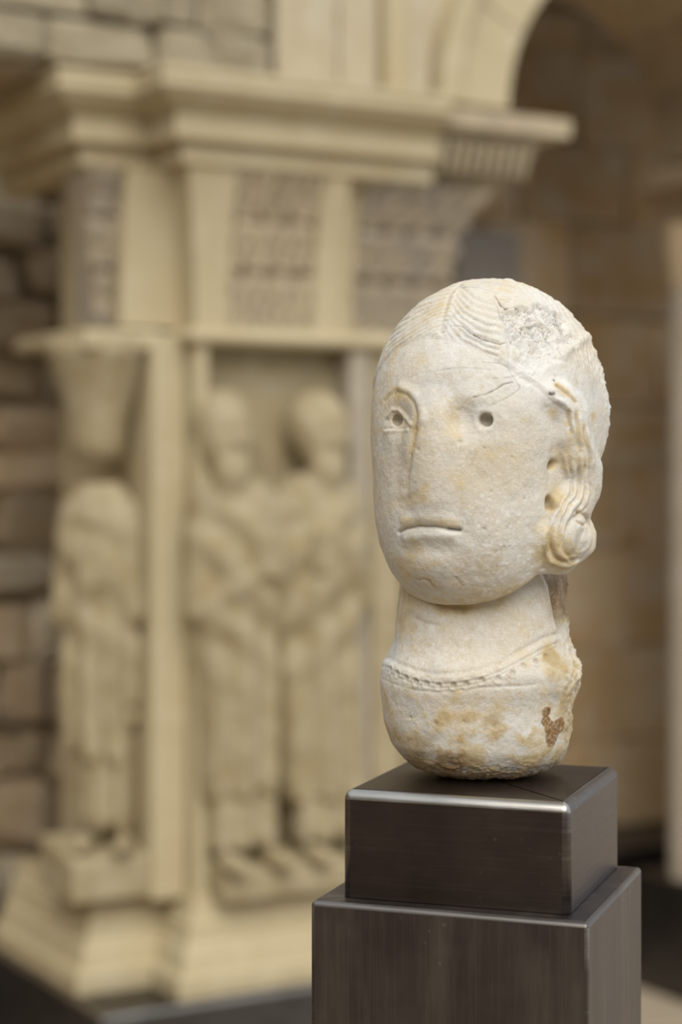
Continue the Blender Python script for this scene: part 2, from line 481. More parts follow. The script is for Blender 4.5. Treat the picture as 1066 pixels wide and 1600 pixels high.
# plan of the pier, walked so that the outside lies on the right hand
PLAN = [(-0.18, 0.62), (-0.18, 0.15), (0.0, 0.15), (0.0, 0.0), (0.76, 0.0), (0.76, 0.50)]
base_prof = [(0.0, 0), (0.075, 0), (0.077, 0.006), (0.077, 0.045), (0.07, 0.053), (0.058, 0.056), (0.056, 0.066), (0.052, 0.085), (0.042, 0.105), (0.034, 0.118),
             (0.034, 0.128), (0.028, 0.132), (0.028, 0.150), (0.015, 0.170), (0.008, 0.195), (0.004, 0.214), (0.0, 0.214)]
b = bm_obj('base_moulding', sweep([(-p[0], p[1]) if 0 else p for p in PLAN], base_prof), M['cream'], pier)
# cornice: restored part (left) and carved old part (right)
zc = zz(2.205)
corn = [(-0.02, 0), (0.035, 0), (0.056, 0.006), (0.064, 0.012), (0.064, 0.040), (0.060, 0.046), (0.058, 0.051), (0.086, 0.056), (0.093, 0.060), (0.090, 0.112), (0.087, 0.117),
        (0.100, 0.122), (0.124, 0.137), (0.138, 0.148), (0.141, 0.157), (0.150, 0.160), (0.150, 0.182), (0.145, 0.185), (0.150, 0.189), (0.149, 0.206), (0.0, 0.208), (-0.02, 0.208)]
bm_obj('cornice', sweep([(-0.18, 0.62), (-0.18, 0.15), (0.0, 0.15), (0.0, 0.0), (0.60, 0.0)], [(d, zc + z) for d, z in corn]), M['cream'], pier)
bm = sweep([(0.60, 0.06), (0.79, 0.06), (0.79, 0.50)], [(-0.02, zc - .01), (0.03, zc - .01), (0.055, zc + .02), (0.08, zc + .06), (0.115, zc + .11), (0.125, zc + .125), (0.16, zc + .135), (0.178, zc + .14), (0.18, zc + .185), (0.0, zc + .19), (-.02, zc + .19)])
bmesh.ops.subdivide_edges(bm, edges=[e for e in bm.edges if e.calc_length() > 0.15], cuts=14, use_grid_fill=True)
for v in bm.verts:
    n_ = math.sin(v.co.x * 190) * math.sin(v.co.z * 120 + 1) * 0.006 + random.uniform(-1, 1) * 0.004
    if v.co.z < zc + 0.13: v.co.y += n_; v.co.x += n_ * 0.5
cc = bm_obj('carved_cornice', bm, M['oldcarve'], pier)
for k in range(9):       # pendant leaves carved under the old cornice
    u = 0.615 + k * 0.031
    bm = box_bm(u - 0.011, u + 0.011, -0.065, -0.01, zc + 0.035, zc + 0.115, 0.006, 2)
    for v in bm.verts: v.co.y -= (v.co.z - zc - 0.035) * 0.35; v.co.x = u + (v.co.x - u) * (0.55 + (v.co.z - zc - .035) * 6)
    bm_obj('carved_leaf', bm, M['oldcarve'], cc)
# core shafts
zs0, zs1 = zz(0.55), zz(1.84)
box('shaft', 0.0, 0.76, 0.07, 0.50, zs0, zs1, M['relief'], pier)
box('shaft_return', -0.075, 0.02, 0.215, 0.62, zs0, zs1, M['cream'], pier)
box('corner_strip', 0.0, 0.035, -0.002, 0.22, zs0, zs1, M['cream'], pier, bev=0.008, seg=3)
box('corner_strip', -0.085, -0.0, 0.045, 0.22, zs0, zs1, M['cream'], pier, bev=0.008, seg=3)
M['greystrip'] = stone_mat('grey_limestone', (0.41, 0.355, 0.28), (0.35, 0.295, 0.22), (0.45, 0.405, 0.34), 7, 0.3)
box('grey_strip', 0.405, 0.462, -0.004, 0.08, zs0, zs1 - 0.0, M['greystrip'], pier, bev=0.01, seg=3)
box('brown_strip', 0.470, 0.56, 0.006, 0.08, zs0, zs1, M['relief'], pier, bev=0.012, seg=3)
for u in (0.61, 0.71):
    bmc = bmesh.new(); bmesh.ops.create_cone(bmc, cap_ends=True, segments=28, radius1=0.048, radius2=0.046, depth=zs1 - zs0)
    for v in bmc.verts: v.co += Vector((u, 0.02, (zs0 + zs1) / 2))
    bm_obj('colonnette', bmc, M['relief'], pier, smooth=False)
# astragal ring between shaft and capitals
ast = [(-0.05, 0), (0.012, 0), (0.022, 0.006), (0.026, 0.016), (0.022, 0.026), (0.012, 0.032), (0.010, 0.040), (-0.05, 0.040)]
za = zz(1.815)
bm_obj('astragal', sweep(PLAN, [(d, za + z) for d, z in ast]), M['cream'], pier)
# capital zone: plain restored blocks (concave flare) and carved old capitals
zk0, zk1 = zz(1.853), zz(2.208)
def flare_block(name, u0, u1, v0, mat, f0=0.0, f1=0.045, left=0.0, right=0.0, n=10, carve=None, cols=1, back=0.3, rows=2):
    """block whose front bends out towards the top; optional carved leaves in rows"""
    nu = cols; V = []; F = []
    for j in range(n + 1):
        t = j / n; off = f0 + (f1 - f0) * t ** 2.2; z = zk0 + (zk1 - zk0) * t
        a = u0 - left * t ** 2.2; b_ = u1 + right * t ** 2.2
        row = [(a, v0 + back, z)]
        for i in range(nu + 1):
            s = i / nu; d = off
            if carve: d += carve(s, t)
            row.append((a + (b_ - a) * s, v0 - d, z))
        row.append((b_, v0 + back, z)); V += row
    k = nu + 3
    for j in range(n):
        for i in range(k - 1):
            F.append((j * k + i, j * k + i + 1, (j + 1) * k + i + 1, (j + 1) * k + i))
        F.append((j * k + k - 1, j * k, (j + 1) * k, (j + 1) * k + k - 1))
    F.append(tuple(range(k - 1, -1, -1))); F.append(tuple(n * k + i for i in range(k)))
    bm = bmesh.new(); vv = [bm.verts.new(v) for v in V]
    for f in F: bm.faces.new([vv[i] for i in f])
    return bm_obj(name, bm, mat, pier)
def leaves(ncol, amp, seed):
    rs = np.random.RandomState(seed); ph = rs.rand(8)
    def c(s, t):
        row = 0 if t < 0.42 else (1 if t < 0.75 else 2); t0 = (0, .42, .75)[row]; t1 = (.42, .75, 1.0)[row]
        tt = (t - t0) / (t1 - t0); x = s * ncol + (0.5 if row == 1 else 0)
        leaf = abs(math.cos(math.pi * x)) ** 0.6
        cut = -1.3 * amp * (math.exp(-((t - .36) / .035) ** 2) + math.exp(-((t - .70) / .035) ** 2)) * (0.45 + 0.55 * abs(math.sin(math.pi * x)))
        return cut + amp * (leaf * (0.25 + 0.9 * tt ** 1.5) - 0.35 - 0.6 * (abs(math.cos(4 * math.pi * x)) < 0.25) * 0.5) + amp * 0.25 * math.sin(37 * s + 5 * ph[row]) * math.sin(29 * t + ph[row + 3])
    return c
flare_block('capital_block', 0.0, 0.085, 0.0, M['cream'], 0, 0.05, left=0.04)
flare_block('carved_capital', 0.086, 0.305, 0.0, M['oldcarve'], 0, 0.045, n=40, cols=44, carve=leaves(3, 0.022, 1))
flare_block('capital_block', 0.306, 0.375, 0.0, M['cream'], 0.004, 0.055)
flare_block('capital_block', 0.375, 0.43, 0.03, M['cream'], 0, 0.05)
flare_block('carved_capital', 0.43, 0.70, 0.02, M['oldgrey'], -0.01, 0.06, right=0.07, n=40, cols=56, carve=leaves(4, 0.026, 2))
flare_block('capital_block', -0.145, 0.0, 0.085, M['cream'], 0, 0.04, back=0.36)
bmx = flare_block('carved_capital', -0.20, -0.146, 0.12, M['oldgrey'], 0, 0.05, left=0.03, n=30, cols=12, carve=leaves(1.5, 0.02, 3), back=0.10)

# ---- carved figures by signed distance
def figure_sdf(P, s):
    """robed figure about 1 m high, feet at z = 0, facing -y; s = variant dict"""
    x, y, z = P[:, 0], P[:, 1], P[:, 2]
    hx, hz, yb = s['hx'], s['hz'], s['y']
    # robe: width/depth profile over height
    zs = np.array([0.0, 0.06, 0.16, 0.30, 0.52, 0.66, 0.74, 0.79, 0.83]); H = hz - 0.12
    wd = np.interp(z / H * 0.79, zs, s['wd']); dp = np.interp(z / H * 0.79, zs, s['dp'])
    cxs = np.interp(z / H * 0.79, zs, s['cx'])
    q = np.sqrt(((x - cxs) / wd) ** 2 + ((y - yb) / dp) ** 2)
    body = (q - 1) * np.minimum(wd, dp) * 0.9
    body = np.maximum(body, np.maximum(s['hem'] - z, z - H - 0.03))
    fold = np.sin((x - cxs) * s['ff'] + 2.2 * np.sin(z * 5 + s['ph']) * s['fb']) * 0.010 * np.clip((H * 0.75 - z) / 0.2, 0, 1)
    diag = np.sin((z + (x - cxs) * s['dg']) * 46) * 0.007 * np.clip((z - H * 0.45) / 0.15, 0, 1) * np.clip((H - .03 - z) / .05, 0, 1)
    d = body + fold + diag
    d = smin(d, caps(P, (s['cx'][5] - 0.085, yb - 0.0, H - 0.05), (s['cx'][5] - 0.105, yb - 0.02, H - 0.27), 0.036, 0.034), 0.02)
    d = smin(d, caps(P, (s['cx'][5] - 0.105, yb - 0.02, H - 0.27), (s['cx'][5] - 0.01, yb - 0.075, H - 0.21), 0.030, 0.024), 0.015)
    d = smin(d, caps(P, (s['cx'][5] + 0.085, yb - 0.0, H - 0.05), (s['cx'][5] + 0.105, yb - 0.02, H - 0.26), 0.036, 0.034), 0.02)
    d = smin(d, caps(P, (s['cx'][5] + 0.105, yb - 0.02, H - 0.26), (s['cx'][5] + 0.03, yb - 0.08, H - 0.14), 0.030, 0.022), 0.015)
    d = smin(d, rbox(P, (s['cx'][5] + s['bk'], yb - 0.085, H - 0.15), (0.036, 0.016, 0.052), 0.006), 0.006)      # book held to the chest
    # second tunic tier, legs and feet
    tier = rbox(P, (s['cx'][1], yb, s['hem'] * 0.62 + 0.02), (s['wd'][1] * 0.86, s['dp'][1] * 0.8, s['hem'] * 0.5), 0.03) + np.sin((x - s['cx'][1]) * 95) * 0.009
    d = smin(d, tier, 0.012)
    for sg in (-1, 1):
        fx = s['cx'][0] + sg * 0.048
        d = smin(d, ell(P, (fx + sg * 0.01, yb - 0.075, 0.022), (0.026, 0.062, 0.022)), 0.01)
    if s['head']:
        d = smin(d, caps(P, (hx, yb + 0.01, H - 0.02), (hx, yb, hz - 0.05), 0.036), 0.015)
        hd = ell(P, (hx, yb - 0.01, hz), (0.066, 0.066, 0.088))
        hair = ell(P, (hx, yb + 0.015, hz + 0.026), (0.077, 0.07, 0.082)); hair = np.maximum(hair, -(ell(P, (hx, yb - 0.075, hz - 0.02), (0.045, 0.06, 0.06))))
        hd = smin(hd, hair + np.sin(x * 260) * 0.0015, 0.006)
        hd = smin(hd, ell(P, (hx, yb - 0.045, hz - 0.078), (0.046, 0.034, 0.056)), 0.015)            # beard
        hd = smin(hd, caps(P, (hx, yb - 0.068, hz + 0.018), (hx, yb - 0.083, hz - 0.014), 0.006, 0.011), 0.006)   # nose
        for sg in (-1, 1):
            hd = smax(hd, -ell(P, (hx + sg * 0.022, yb - 0.075, hz + 0.012), (0.014, 0.014, 0.009)), 0.006)
        hd = smax(hd, -ell(P, (hx, yb - 0.082, hz - 0.034), (0.018, 0.012, 0.004)), 0.004)
        d = smin(d, hd, 0.008)
    return d + 0.004 * fbm(P, 22, 2, s['ph'])

def figure(name, s, lo, hi, mat, loc, label, rz=0.0, h=0.008, sc=(1, 1, 1)):
    f = lambda P: figure_sdf(P, s)
    V, F = surface_nets(f, lo, hi, h)
    o = np_mesh(name, V, F, mat, pier)
    o.location = loc; o.rotation_euler = (0, 0, rz)
    tag(o, label); o.scale = sc; return o
figA = dict(hx=-0.035, hz=0.985, y=0.0, wd=[.085, .095, .105, .112, .115, .118, .12, .10, .05], dp=[.07, .075, .08, .085, .085, .085, .075, .06, .04],
            cx=[0.01, 0.01, 0.01, 0.01, 0.0, 0.0, 0.0, -0.01, -0.02], hem=0.175, ff=88, fb=0.25, ph=1.0, dg=0.9, bk=0.035, head=True)
figB = dict(figA, hx=0.01, hz=0.99, cx=[0.02, 0.02, 0.01, 0.0, 0.0, 0.0, 0.0, 0.0, 0.0], ph=4.0, dg=-0.8, ff=74, fb=0.35, bk=-0.02, hem=0.15)
figC = dict(figA, hx=0.0, hz=0.93, wd=[.075, .08, .09, .105, .112, .115, .112, .09, .05], ph=7.0, dg=0.5, bk=0.0, head=False, hem=0.22, cx=[0.03, 0.03, 0.02, 0.0, 0.0, 0.0, 0, 0, 0])
figure('relief_figure', figA, (-.17, -.14, -.02), (.17, .12, 1.14), M['relief'], (0.105, 0.0, zz(0.62)), 'bearded robed figure in relief beside the smooth corner strip')
figure('relief_figure', figB, (-.17, -.14, -.02), (.17, .12, 1.14), M['relief'], (0.315, 0.0, zz(0.62)), 'bearded robed figure in relief beside the grey strip')
figure('corner_figure', figC, (-.17, -.14, -.02), (.17, .14, 1.0), M['relief'], (-0.165, 0.16, zz(0.66)), 'headless weathered robed figure at the stepped corner', rz=R(-38), sc=(0.8, 0.85, 1))
# ground ledges and background of the relief
def ledge(name, u0, u1, v0, v1, z0, z1, mat, sl=0.03):
    bm = box_bm(u0, u1, v0, v1, z0, z1)
    for v in bm.verts:
        if v.co.z > (z0 + z1) / 2 and v.co.y < (v0 + v1) / 2: v.co.z -= sl
    bmesh.ops.bevel(bm, geom=list(bm.edges), offset=0.008, segments=2, profile=0.5, affect='EDGES')
    return bm_obj(name, bm, mat, pier)
ledge('relief_ledge', 0.036, 0.404, -0.075, 0.08, zz(0.555), zz(0.665), M['relief'], 0.05)
ledge('figure_base', -0.27, -0.07, 0.065, 0.27, zz(0.56), zz(0.685), M['relief'], 0.03)
# plain console over the headless figure
bmc = bmesh.new(); bmesh.ops.create_cone(bmc, cap_ends=True, segments=24, radius1=0.062, radius2=0.135, depth=0.27)
bmesh.ops.subdivide_edges(bmc, edges=[e for e in bmc.edges if abs(e.verts[0].co.z - e.verts[1].co.z) > .1], cuts=6)
for v in bmc.verts:
    t = max(0.0, (v.co.z + 0.135) / 0.27); r0 = math.hypot(v.co.x, v.co.y)
    if r0 > 1e-4:
        k = (0.062 + 0.073 * t ** 1.8) / r0; v.co.x *= k; v.co.y *= k
    v.co += Vector((-0.165, 0.17, zz(1.69)))
bm_obj('console', bmc, M['relief'], pier, smooth=True)
box('console_slab', -0.25, -0.06, 0.05, 0.30, zz(1.80), zz(1.845), M['cream'], pier, bev=0.008)

# ================================================================== ARCH AND WALL ABOVE
aw = tag(box('wall_arcade', -1.6, 0.52, 0.10, 0.50, 2.415, 2.97, M['mortar'], **BF), 'rough rubble wall above the moulded cornice', kind='structure')
masonry(aw, 'rubble_stone', -1.2, 0.215, 2.43, 2.95, 0.04, 0.19, 0.11, RUBT, depth=0.12, jit=0.4, gap=0.006, proud=0.03, seed=11)
masonry(aw, 'ashlar_block', 0.22, 0.50, 2.415, 3.0, 0.02, 0.28, 0.30, ASH, depth=0.12, jit=0.0, gap=0.006, proud=0.0, seed=4)
arch = thing('stone_arch', 'round arch of dressed cream voussoirs springing from the carved cornice', 'arch', (O[0], O[1], 2.415), PA)
AC, AR, AT = 1.315, 0.45, 0.165
def wedge(name, a0, a1, r0, r1, v0, v1, mat, g=0.004, n=4, bev=0.004):
    bm = bmesh.new(); rings = []
    for i in range(n + 1):
        a = a0 + (a1 - a0) * i / n + (g if i == 0 else -g if i == n else 0)
        ring = [bm.verts.new((AC - math.cos(a) * r, v, math.sin(a) * r + 0.01)) for (r, v) in ((r0, v0), (r1, v0), (r1, v1), (r0, v1))]
        rings.append(ring)
    for A_, B_ in zip(rings[:-1], rings[1:]):
        for k in range(4): bm.faces.new((A_[k], A_[(k + 1) % 4], B_[(k + 1) % 4], B_[k]))
    bm.faces.new(rings[0]); bm.faces.new(rings[-1][::-1])
    return bm_obj(name, bm, mat, arch)
NV = 7
for i in range(NV):
    a0, a1 = math.pi * i / NV, math.pi * (i + 1) / NV
    wedge('voussoir', a0, a1, AR, AR + AT, 0.0, 0.50, M['cream'] if a1 < 1.6 else M['brownwall'])
    wedge('arch_moulding', a0, a1, AR + AT, AR + AT + 0.055, -0.03, 0.3, M['cream'] if a1 < 1.6 else M['brownwall'])
box('springer', 0.505, 0.575, -0.01, 0.5, 0.0, 0.9, M['cream'], arch, bev=0.01)
box('springer', 0.578, 0.64, 0.012, 0.5, 0.0, 0.9, M['ashlar'], arch, bev=0.004)
# spandrel above the extrados
V = []; F = []; n = 24; r = AR + AT + 0.05
for i in range(n + 1):
    a = math.pi * i / n; x = AC - math.cos(a) * r; z = math.sin(a) * r
    V += [(x, 0.03, z), (x, 0.03, 0.9), (x, 0.5, z), (x, 0.5, 0.9)]
for i in range(n):
    a, b_ = i * 4, i * 4 + 4
    F += [(a, b_, b_ + 1, a + 1), (a + 2, a + 3, b_ + 3, b_ + 2), (a, a + 2, b_ + 2, b_), (a + 1, b_ + 1, b_ + 3, a + 3)]
F += [(0, 1, 3, 2), (n * 4, n * 4 + 2, n * 4 + 3, n * 4 + 1)]
bm = bmesh.new(); vv = [bm.verts.new(v) for v in V]
for f in F: bm.faces.new([vv[i] for i in f])
bm_obj('spandrel', bm, M['ashlar'], arch)
# pier on the far side of the arch
fp = thing('arch_pier', 'plain brown stone pier with impost carrying the far side of the arch', 'pier', (O[0], O[1], 0), PA)
box('shaft', 1.79, 2.3, 0.02, 0.50, 0.34, 2.24, M['brownwall'], fp, bev=0.01)
imp = [(-0.02, 2.22), (0.0, 2.22), (0.02, 2.26), (0.03, 2.30), (0.06, 2.33), (0.085, 2.345), (0.09, 2.40), (0.0, 2.41), (-0.02, 2.41)]
bm_obj('impost', sweep([(1.80, 0.54), (1.79, 0.0), (2.35, 0.0)][:3], imp), M['brownwall'], fp)
box('plinth', 1.70, 2.35, -0.08, 0.56, 0, 0.34, M['metal_bg'], fp, bev=0.008)
for v_ in (0.12, 0.40):
    bmc = bmesh.new(); bmesh.ops.create_cone(bmc, cap_ends=True, segments=24, radius1=0.045, radius2=0.043, depth=1.72)
    for v in bmc.verts: v.co += Vector((1.765, v_, 1.20))
    bm_obj('colonnette', bmc, M['greystrip'], fp, smooth=False)
    bmc = bmesh.new(); bmesh.ops.create_cone(bmc, cap_ends=True, segments=24, radius1=0.046, radius2=0.075, depth=0.18)
    for v in bmc.verts: v.co += Vector((1.765, v_, 2.145))
    bm_obj('capital', bmc, M['brownwall'], fp, smooth=False)

# ================================================================== STONE BUST
HX, HYD, HZ = 0.1175, 1.525, 1.5820
bust = thing('stone_bust', 'pale weathered marble head with drilled eyes and beaded collar on a steel block', 'sculpture', (0.113, 1.53, 1.30))
HYAW = R(-34.0)
Hc, Hs = math.cos(HYAW), math.sin(HYAW)
CAMV = np.array([0, 0, CAMZ])
def make_tracer(f, org, yaw):
    c, s = math.cos(yaw), math.sin(yaw); Rm = np.array([[c, s, 0], [-s, c, 0], [0, 0, 1]])   # world -> local
    o = Rm @ ((CAMV - np.array(org)) * 1000.0)
    def tr(px):
        px = np.array(px, float).reshape(-1, 2)
        d = np.stack([(px[:, 0] - CX) / FPX, np.ones(len(px)), (HY - px[:, 1]) / FPX], 1) @ Rm.T
        d /= np.linalg.norm(d, axis=1)[:, None]
        t = np.full(len(px), 1250.0); best = np.full(len(px), 1e9); bt = t.copy()
        for _ in range(160):
            v = f(o + d * t[:, None]); b_ = v < best; best[b_] = v[b_]; bt[b_] = t[b_]
            t = t + np.clip(v * 0.7, -5, 8)
            t = np.minimum(t, 1800)
        hit = np.abs(f(o + d * t[:, None])) < 0.5
        tt = np.where(hit, t, bt)
        return o + d * tt[:, None], d
    return tr
def bez(a, b, c, n=7):
    t = np.linspace(0, 1, n)[:, None]; a, b, c = map(np.array, (a, b, c))
    return (1 - t) ** 2 * a + 2 * t * (1 - t) * b + t ** 2 * c
def c6(p): return [(580 + x / 5.33, 430 + y / 5.33) for x, y in p]
def c7(p): return [(740 + x / 5.076, 430 + y / 5.076) for x, y in p]
def c4(p): return [(780 + x / 4.442, 560 + y / 4.442) for x, y in p]
def c3(p): return [(570 + x / 4.264, 580 + y / 4.264) for x, y in p]

# -- head core (mm, origin on the eye line, facing -y)
def head_core(P):
    cr = ell(P, (0, 1, 18), (85, 101, 92.5))
    fc = supell(P, (0, -14, -50), (81, 91, 103), 2.5)
    d = smin(cr, fc, 26)
    back = ell(P, (2, 28, -14), (74, 70, 78))
    d = smin(d, back, 22)
    # jaw underside rises to the back
    jaw = (-(P[:, 2] + 155) + 0.54 * (P[:, 1] + 82)) * 0.89
    d = smax(d, jaw, 6)
    hinge = (-(P[:, 2] + 124) + 1.25 * (P[:, 1] + 40)) * 0.62
    d = smax(d, hinge, 6)
    return d
tr0 = make_tracer(head_core, (HX, HYD, HZ), HYAW)
lock_px = c4([(350, 270), (430, 300), (490, 390), (500, 520), (520, 660), (555, 780), (545, 900), (490, 1020), (420, 1120), (370, 1230), (375, 1340), (450, 1395)])
LOCK, _d = tr0(lock_px)
LR = [9, 12, 14, 15, 16, 17, 17, 16, 15, 15, 14, 12]
LOCK = LOCK + np.array([-5.0, 3.0, 0])
curl_px = c4([(520, 1240)]); CURL, cd = tr0(curl_px); CURL = CURL[0] + np.array([-2.5, 2, 0])
eyeR, eRd = tr0([(757, 657)]); eyeL, eLd = tr0([(618, 658)])
def head_base(P):
    d = head_core(P)
    for i in range(len(LOCK) - 1):
        d = smin(d, caps(P, LOCK[i], LOCK[i + 1], LR[i], LR[i + 1]), 9)
    d = smin(d, ell(P, CURL + np.array([-4, 2, 0]), (18, 20, 21)), 5)
    # shallow socket of the far eye, flattened near eye
    d = smax(d, -ell(P, eyeL[0] + np.array([0, -10, 1]), (19, 13, 14)), 8)
    d = smax(d, -ell(P, eyeR[0] + np.array([2, -14.5, 0]), (28, 14, 18)), 8)
    # nose, broken flat
    nz = ell(P, NOSE[1] + np.array([4.5, 3.5, 0]), (16, 11, 39)); d = smin(d, nz, 17)
    d = smax(d, (-(P[:, 1] - NOSE[1][1]) - 9.5), 3) if False else d
    # drilled pupils
    for e, dd, r_ in ((eyeR[0], eRd[0], 5.6), (eyeL[0], eLd[0], 4.8)):
        ax_ = np.array([dd[0] * 0.4, 1.0, 0.12]); ax_ /= np.linalg.norm(ax_)
        d = smax(d, -caps(P, e - ax_ * 12, e + ax_ * 9, r_), 1.2)
    return d
NOSE, _ = tr0([(668, 655), (663, 715), (655, 765)])
NOSE = NOSE + np.array([0, 2.0, 0])
print('eyes', eyeL[0], eyeR[0], 'nose', NOSE[1], 'curl', CURL)
tr1 = make_tracer(head_base, (HX, HYD, HZ), HYAW)
def T(px): return tr1(px)[0]

def TS(px, n=4):
    p = np.array(px, float); q = np.vstack([2 * p[0] - p[1], p, 2 * p[-1] - p[-2]]); out = []
    for i in range(1, len(q) - 2):
        for t in np.linspace(0, 1, n, endpoint=False):
            a, b_, c_, e = q[i - 1], q[i], q[i + 1], q[i + 2]
            out.append(0.5 * (2 * b_ + (c_ - a) * t + (2 * a - 5 * b_ + 4 * c_ - e) * t * t + (3 * b_ - a - 3 * c_ + e) * t ** 3))
    out.append(p[-1]); P3 = T(out)
    for _ in range(4): P3[1:-1] = 0.5 * P3[1:-1] + 0.25 * (P3[:-2] + P3[2:])
    return P3
def ends(V, P3, r_=7.0):
    a = np.sqrt(((V - P3[0]) ** 2).sum(1)); b_ = np.sqrt(((V - P3[-1]) ** 2).sum(1))
    t = np.clip(np.minimum(a, b_) / r_, 0, 1); return t * t * (3 - 2 * t)
def gauss(d, w_): return np.exp(-(d / w_) ** 2)
def build_head():
    V, F = surface_nets(head_base, (-125, -140, -165), (135, 130, 130), 1.45)
    V, F = subdivide(V, F)
    V, N = project(head_base, V, 0.6, 2, 1.5)
    n = len(V); disp = np.zeros(n); dirt_shade = np.zeros(n); ochre = np.zeros(n); white = np.zeros(n)
    x, y, z = V[:, 0], V[:, 1], V[:, 2]
    low = fbm(V, 1 / 28.0, 3, 3.0); mid = fbm(V, 1 / 9.0, 3, 8.0); fine = fbm(V, 1 / 2.6, 2, 5.0)
    VW = V + 1.3 * np.stack([vnoise(V, 1 / 11.0, 71.0), vnoise(V, 1 / 11.0, 83.0), vnoise(V, 1 / 11.0, 97.0)], 1)
    # ---- hair region
    zh = 62 - 45 * (np.abs(x) / 80) ** 2
    hair = np.clip((z - zh) / 4 + 0.5, 0, 1)
    side = np.clip((y - (-38 + 0.05 * z)) / 5 + 0.5, 0, 1) * np.clip((np.abs(x) - 45) / 10, 0, 1)   # behind the temples
    hair = np.maximum(hair, side * np.clip((z + 118) / 10, 0, 1)); hair = np.maximum(hair, np.clip((y - 20) / 10, 0, 1))
    disp += 1.8 * hair
    left_fan = []; right_fan = []
    for k in range(13):
        t = k / 12
        a = np.array([690, 105]) * (1 - t) + np.array([600, 470]) * t
        e = np.array([250, 250]) * (1 - t) + np.array([85, 860]) * t
        m_ = (a + e) / 2 + np.array([-40, -45])
        left_fan.append(T(c6(bez(a, m_, e))))
    for k in range(10):
        t = k / 9
        a = np.array([745, 100]) * (1 - t) + np.array([592, 470]) * t
        e = np.array([1075, 270]) * (1 - t) + np.array([1040, 800]) * t
        m_ = np.array([a[0] + 70 + 20 * t, e[1] - 60 - 40 * t])
        right_fan.append(T(c6(bez(a, m_, e))))
    near = np.zeros(n)
    for s_ in left_fan:
        d = pdist(VW, s_) + 0.3 * np.abs(mid); disp -= 1.05 * gauss(d, 1.4) * hair; near = np.maximum(near, d < 9); dirt_shade += 0.12 * gauss(d, 0.9) * hair
    for s_ in right_fan:
        d = pdist(VW, s_) + 0.4 * np.abs(mid); disp -= 1.45 * gauss(d, 1.9) * hair; near = np.maximum(near, d < 9); dirt_shade += 0.12 * gauss(d, 1.2) * hair
    # combed locks elsewhere on the head
    ph = np.arctan2(-y, z + 20) - 0.0045 * np.abs(x)
    g = np.cos(2 * np.pi * ph / 0.075 + 1.2 * low)
    far = hair * (1 - near) * np.clip((y + 30) / 30, 0, 1) * np.clip((np.hypot(y, z + 20) - 45) / 25, 0, 1)
    disp += far * (g * 0.5 + 1.0 * mid)
    # parting
    pt = T(c6([(790, 40), (720, 110), (660, 190), (630, 290), (600, 400), (590, 470)]))
    d = pdist(V, pt); disp -= 1.1 * gauss(d, 1.6); dirt_shade += 0.2 * gauss(d, 1)
    # ---- cracks
    CR = [c6([(730, 110), (850, 118), (980, 145), (1060, 175)]), c7([(165, 180), (205, 240), (245, 280), (345, 270)]),
          c6([(510, 450), (620, 425), (760, 430), (830, 490), (905, 525)]), c7([(0, 475), (60, 510), (140, 535), (210, 555), (245, 545)]),
          c6([(320, 850), (480, 810), (640, 780), (830, 770), (1000, 790)]), c7([(0, 970), (100, 945), (190, 900), (240, 865), (310, 850)]),
          c7([(150, 1030), (290, 960), (370, 900)]), c7([(160, 820), (260, 815), (330, 800)]), c7([(70, 690), (200, 700), (265, 730)]),
          c6([(430, 325), (520, 345), (700, 350)]), c7([(0, 350), (100, 395), (210, 415)]), c7([(180, 250), (205, 330), (215, 400), (250, 460), (262, 560), (270, 740), (370, 890)])]
    CW = [.7, 1.2, .6, .9, .4, .75, .4, .4, .4, .4, .5, .4]
    for c_, w_ in zip(CR, CW):
        P3 = T(c_); d = pdist(V, P3) + 0.5 * np.abs(mid) + .9 * np.clip(low + .1, 0, 1)
        disp -= 1.0 * w_ * gauss(d, 0.55); dirt_shade += 1.0 * w_ * gauss(d, 0.55)
    # ---- broken crater above the temple
    cr = T([(800, 500), (822, 495), (850, 492), (873, 505), (885, 525), (862, 545), (835, 560), (820, 580), (815, 530), (845, 525)])
    dc = np.full(n, 1e3)
    for p_, r_ in zip(cr, (11, 12, 13, 13, 12, 13, 14, 12, 14, 16)): dc = np.minimum(dc, np.sqrt(((V - p_) ** 2).sum(1)) - r_)
    dc += 3 * mid
    cm = np.clip(-dc / 5, 0, 1); ridge = np.abs(fbm(V, 1 / 6.0, 3, 21.0))
    up = np.clip((z - 34) / 28, 0, 1)
    rough2 = np.abs(fbm(V, 1 / 13.0, 2, 51.0))
    crk2 = np.abs(fbm(V, 1 / 9.0, 4, 66.0, 0.65)); crk = np.abs(fbm(V, 1 / 7.0, 4, 61.0, 0.6))
    disp += cm * (-0.8 - 4.0 * up + up * (3.5 * rough2 + 4.5 * np.minimum(crk, .28)) + 0.25 * fine)
    white += cm * 0.5; dirt_shade += cm * up * np.clip(.07 + .25 * mid, 0, .25); dirt_shade += cm * up * (np.clip(0.05 - rough2, 0, 1) * 7.0 + np.clip(0.055 - crk, 0, 1) * 9.0 + np.clip(.035 - crk2, 0, 1) * 18.0)
    fan = T([(830, 595)]); d = np.sqrt(((V - fan[0]) ** 2).sum(1)); white += 0.7 * gauss(d, 22)
    bp_ = T(c7([(700, 640), (760, 580), (850, 520), (900, 470)])); d = pdist(V, bp_); disp += 2.2 * gauss(d, 4)
    # ---- face
    brow = T(c3([(130, 200), (200, 130), (280, 155), (335, 215), (350, 290), (335, 380)]))
    d = pdist(V, brow); disp -= 0.9 * gauss(d, 1.8); ochre += 0.6 * gauss(d, 4.5); dirt_shade += 0.10 * gauss(d, 1.0)
    d = pdist(V, T(c3([(240, 110), (320, 150), (375, 230), (385, 320)]))); disp += 1.6 * gauss(d, 4)
